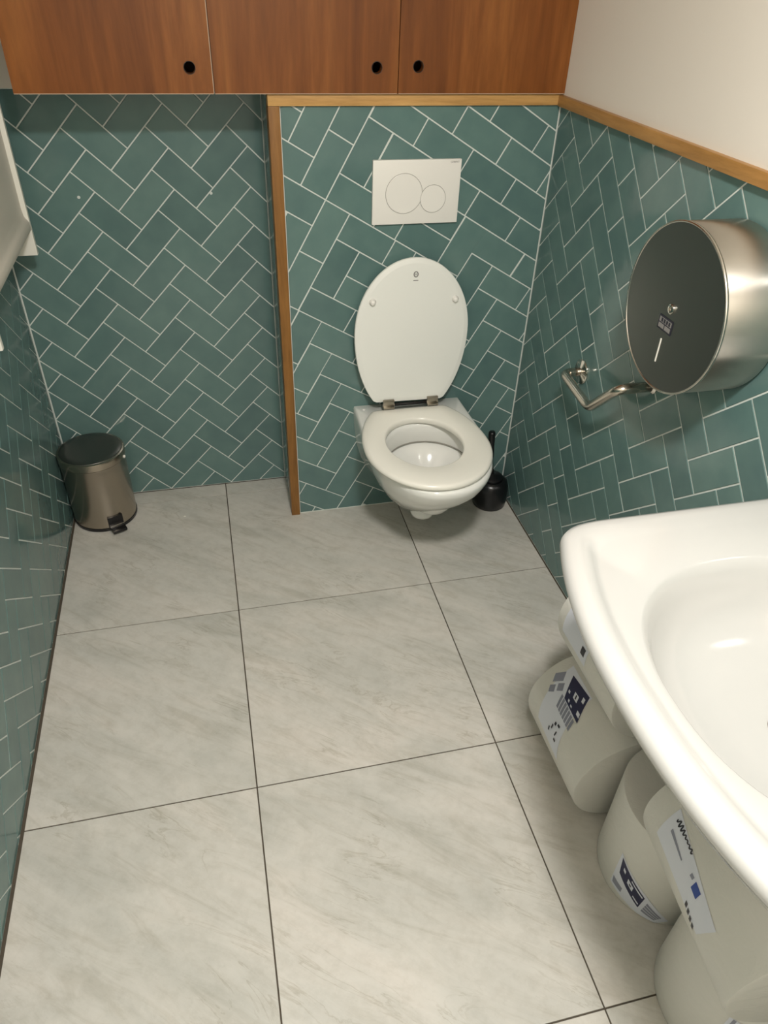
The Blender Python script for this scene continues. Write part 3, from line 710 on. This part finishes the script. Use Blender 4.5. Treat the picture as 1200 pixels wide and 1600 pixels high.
lbB = ((118, .235), (118, .125), (188, .125), (188, .235))
label_on(rb, RA, 'y', [lbB], [('grey_block', LGREY, [sub(lbB, .70, .78, .1, .5), sub(lbB, .80, .86, .1, .5), sub(lbB, .88, .94, .1, .5), sub(lbB, .80, .97, .55, .62)], .0013), ('black_mark', LBLK, [sub(lbB, .60, .66, .30, .42), sub(lbB, .78, .92, .75, .88)], .0013)])
rd = roll('paper_roll', 'paper roll standing on end in the middle, navy label low on its side', (.841, -.9705, 0), .13, .265, 'z')
lbD = ((-171, .140), (-170, .030), (-122, .004), (-112, .030)); nvD = ((-168.5, .133), (-166, .082), (-140, .028), (-138, .072))
label_on(rd, .13, 'z', [((-171, .142), (-171, .028), (-140, .008), (-138, .082)), ((-138, .082), (-140, .008), (-122, .003), (-112, .022))], [
    ('navy_block', NAVY, [nvD], .0013),
    ('grey_block', LGREY, [sub(((-137, .068), (-139, .022), (-122, .008), (-116, .024)), .06+.23*k, .24+.23*k, .12, .88) for k in range(4)]+[((-170, .055), (-169, .034), (-158, .030), (-158, .046))], .0012),
    ('white_mark', LABELM, [sub(nvD, .34, .66, .38, .62), sub(nvD, .25, .45, .14, .24), sub(nvD, .1, .2, .5, .95), sub(nvD, .75, .85, .7, .95)], .0016), ('black_mark', LBLK, [sub(nvD, .45, .56, .46, .54)], .0019)])
rf = roll('paper_roll', 'paper roll standing on end nearest the viewer, grey label near its top', (.832, -1.2345, 0), .13, .265, 'z')
lbF = ((-146, .205), (-146, .150), (-95, .150), (-95, .205))
label_on(rf, .13, 'z', [lbF], [('grey_block', LGREY, [sub(lbF, .02, .98, .05, .95)], .0012), ('black_mark', LBLK, [sub(lbF, .06, .10, .2, .35), sub(lbF, .13, .17, .22, .33), sub(lbF, .2, .23, .2, .3)], .0016)])
re_ = roll('paper_roll', 'paper roll lying across the two standing rolls, pale label with a small blue mark', (.768, -1.345, .3985), RA, .300, 'y', math.radians(-6))
lbE = ((142, .225), (192, .225), (192, .075), (142, .075))
label_on(re_, RA, 'y', [((146, .250), (178, .250), (186, .095), (163, .075))], [
    ('black_mark', LBLK, [((178+2*k, .138-.009*k), (183+2*k, .137-.009*k), (183.4+2*k, .131-.009*k), (178.4+2*k, .132-.009*k)) for k in range(4)], .0013),
    ('grey_block', LGREY, [((159, .232), (162, .232), (165, .185), (163.5, .185)), ((160, .160), (163, .160), (163, .152), (160, .152))], .0013),
    ('blue_mark', LBLUE, [((160, .146), (167, .146), (168, .128), (161, .128))], .0013)])

bm = bmesh.new(); pts = []
for k in range(61):
    t = k/60; ph = math.radians(151.5+1.5*t+(1.5+.9*math.sin(7*t))*math.sin(2*PI*7.5*t)*(1-.3*t)); hh = .238-.056*t; pts.append(((RA+.0014)*math.cos(ph), hh, RA+(RA+.0014)*math.sin(ph)))
tube(bm, pts, .0011, 6); mesh_obj('script_mark', bm, LBLK, [c for c in re_.children if c.name.startswith('label')][0])
# a scrap of tissue on the floor by the bin
sc_ = bmesh.new(); loft(sc_, [[(.004*math.cos(2*PI*k/9)*(1+.3*math.sin(3*k)), .0035*math.sin(2*PI*k/9), z) for k in range(9)] for z in (.0001, .0012)]+[[(.002*math.cos(2*PI*k/9), .0018*math.sin(2*PI*k/9), .0022) for k in range(9)]])
tag(mesh_obj('tissue_scrap', sc_, WHITEM, None, loc=(-.150, .495, 0)), 'tiny white scrap of tissue on the floor in front of the bin', 'scrap')

# ------------------------------------------------------------------ white cabinet on the left wall
lc = tag(empty('wall_cabinet', (XL, .28, .87)), 'shallow white cabinet with a rounded bottom ledge on the left wall', 'cabinet')
XE = .101                   # depth from the wall
def lbox(bm, x0, x1, y0, y1, z0, z1, bev=.0): box(bm, x0, x1, y0-.28, y1-.28, z0-.87, z1-.87, bev=bev)
bm = bmesh.new(); lbox(bm, .0005, XE, .557, .572, .896, 1.46, .0015); autosmooth(mesh_obj('side_panel', bm, WHITEM, lc))
bm = bmesh.new(); lbox(bm, .0005, XE, -.012, .005, .875, 1.46, .004); autosmooth(mesh_obj('side_panel', bm, WHITEM, lc))
bm = bmesh.new(); lbox(bm, .0005, .012, .005, .557, .93, 1.46); mesh_obj('back_panel', bm, WHITEM, lc)
bm = bmesh.new(); lbox(bm, .080, .089, .0055, .5565, .975, 1.45, .001); dpn = mesh_obj('door_panel', bm, WARMW, lc)
bm = bmesh.new()
pr = [(.072, .962), (.098, .962), (.1005, .965), (.1010, .975), (.1000, .984), (.097, .989), (.093, .994), (.0905, 1.001), (.0895, 1.012), (.0885, 1.02), (.080, 1.02), (.072, 1.0)]
loft(bm, [[(x, y-.28, z-.87) for x, z in pr] for y in (.0056, .02, .54, .5564)]); autosmooth(mesh_obj('bottom_ledge', bm, WARMW, lc), 40)
bm = bmesh.new(); lbox(bm, .0005, .1, -.012, .572, 1.46, 1.475); mesh_obj('top_panel', bm, WHITEM, lc)
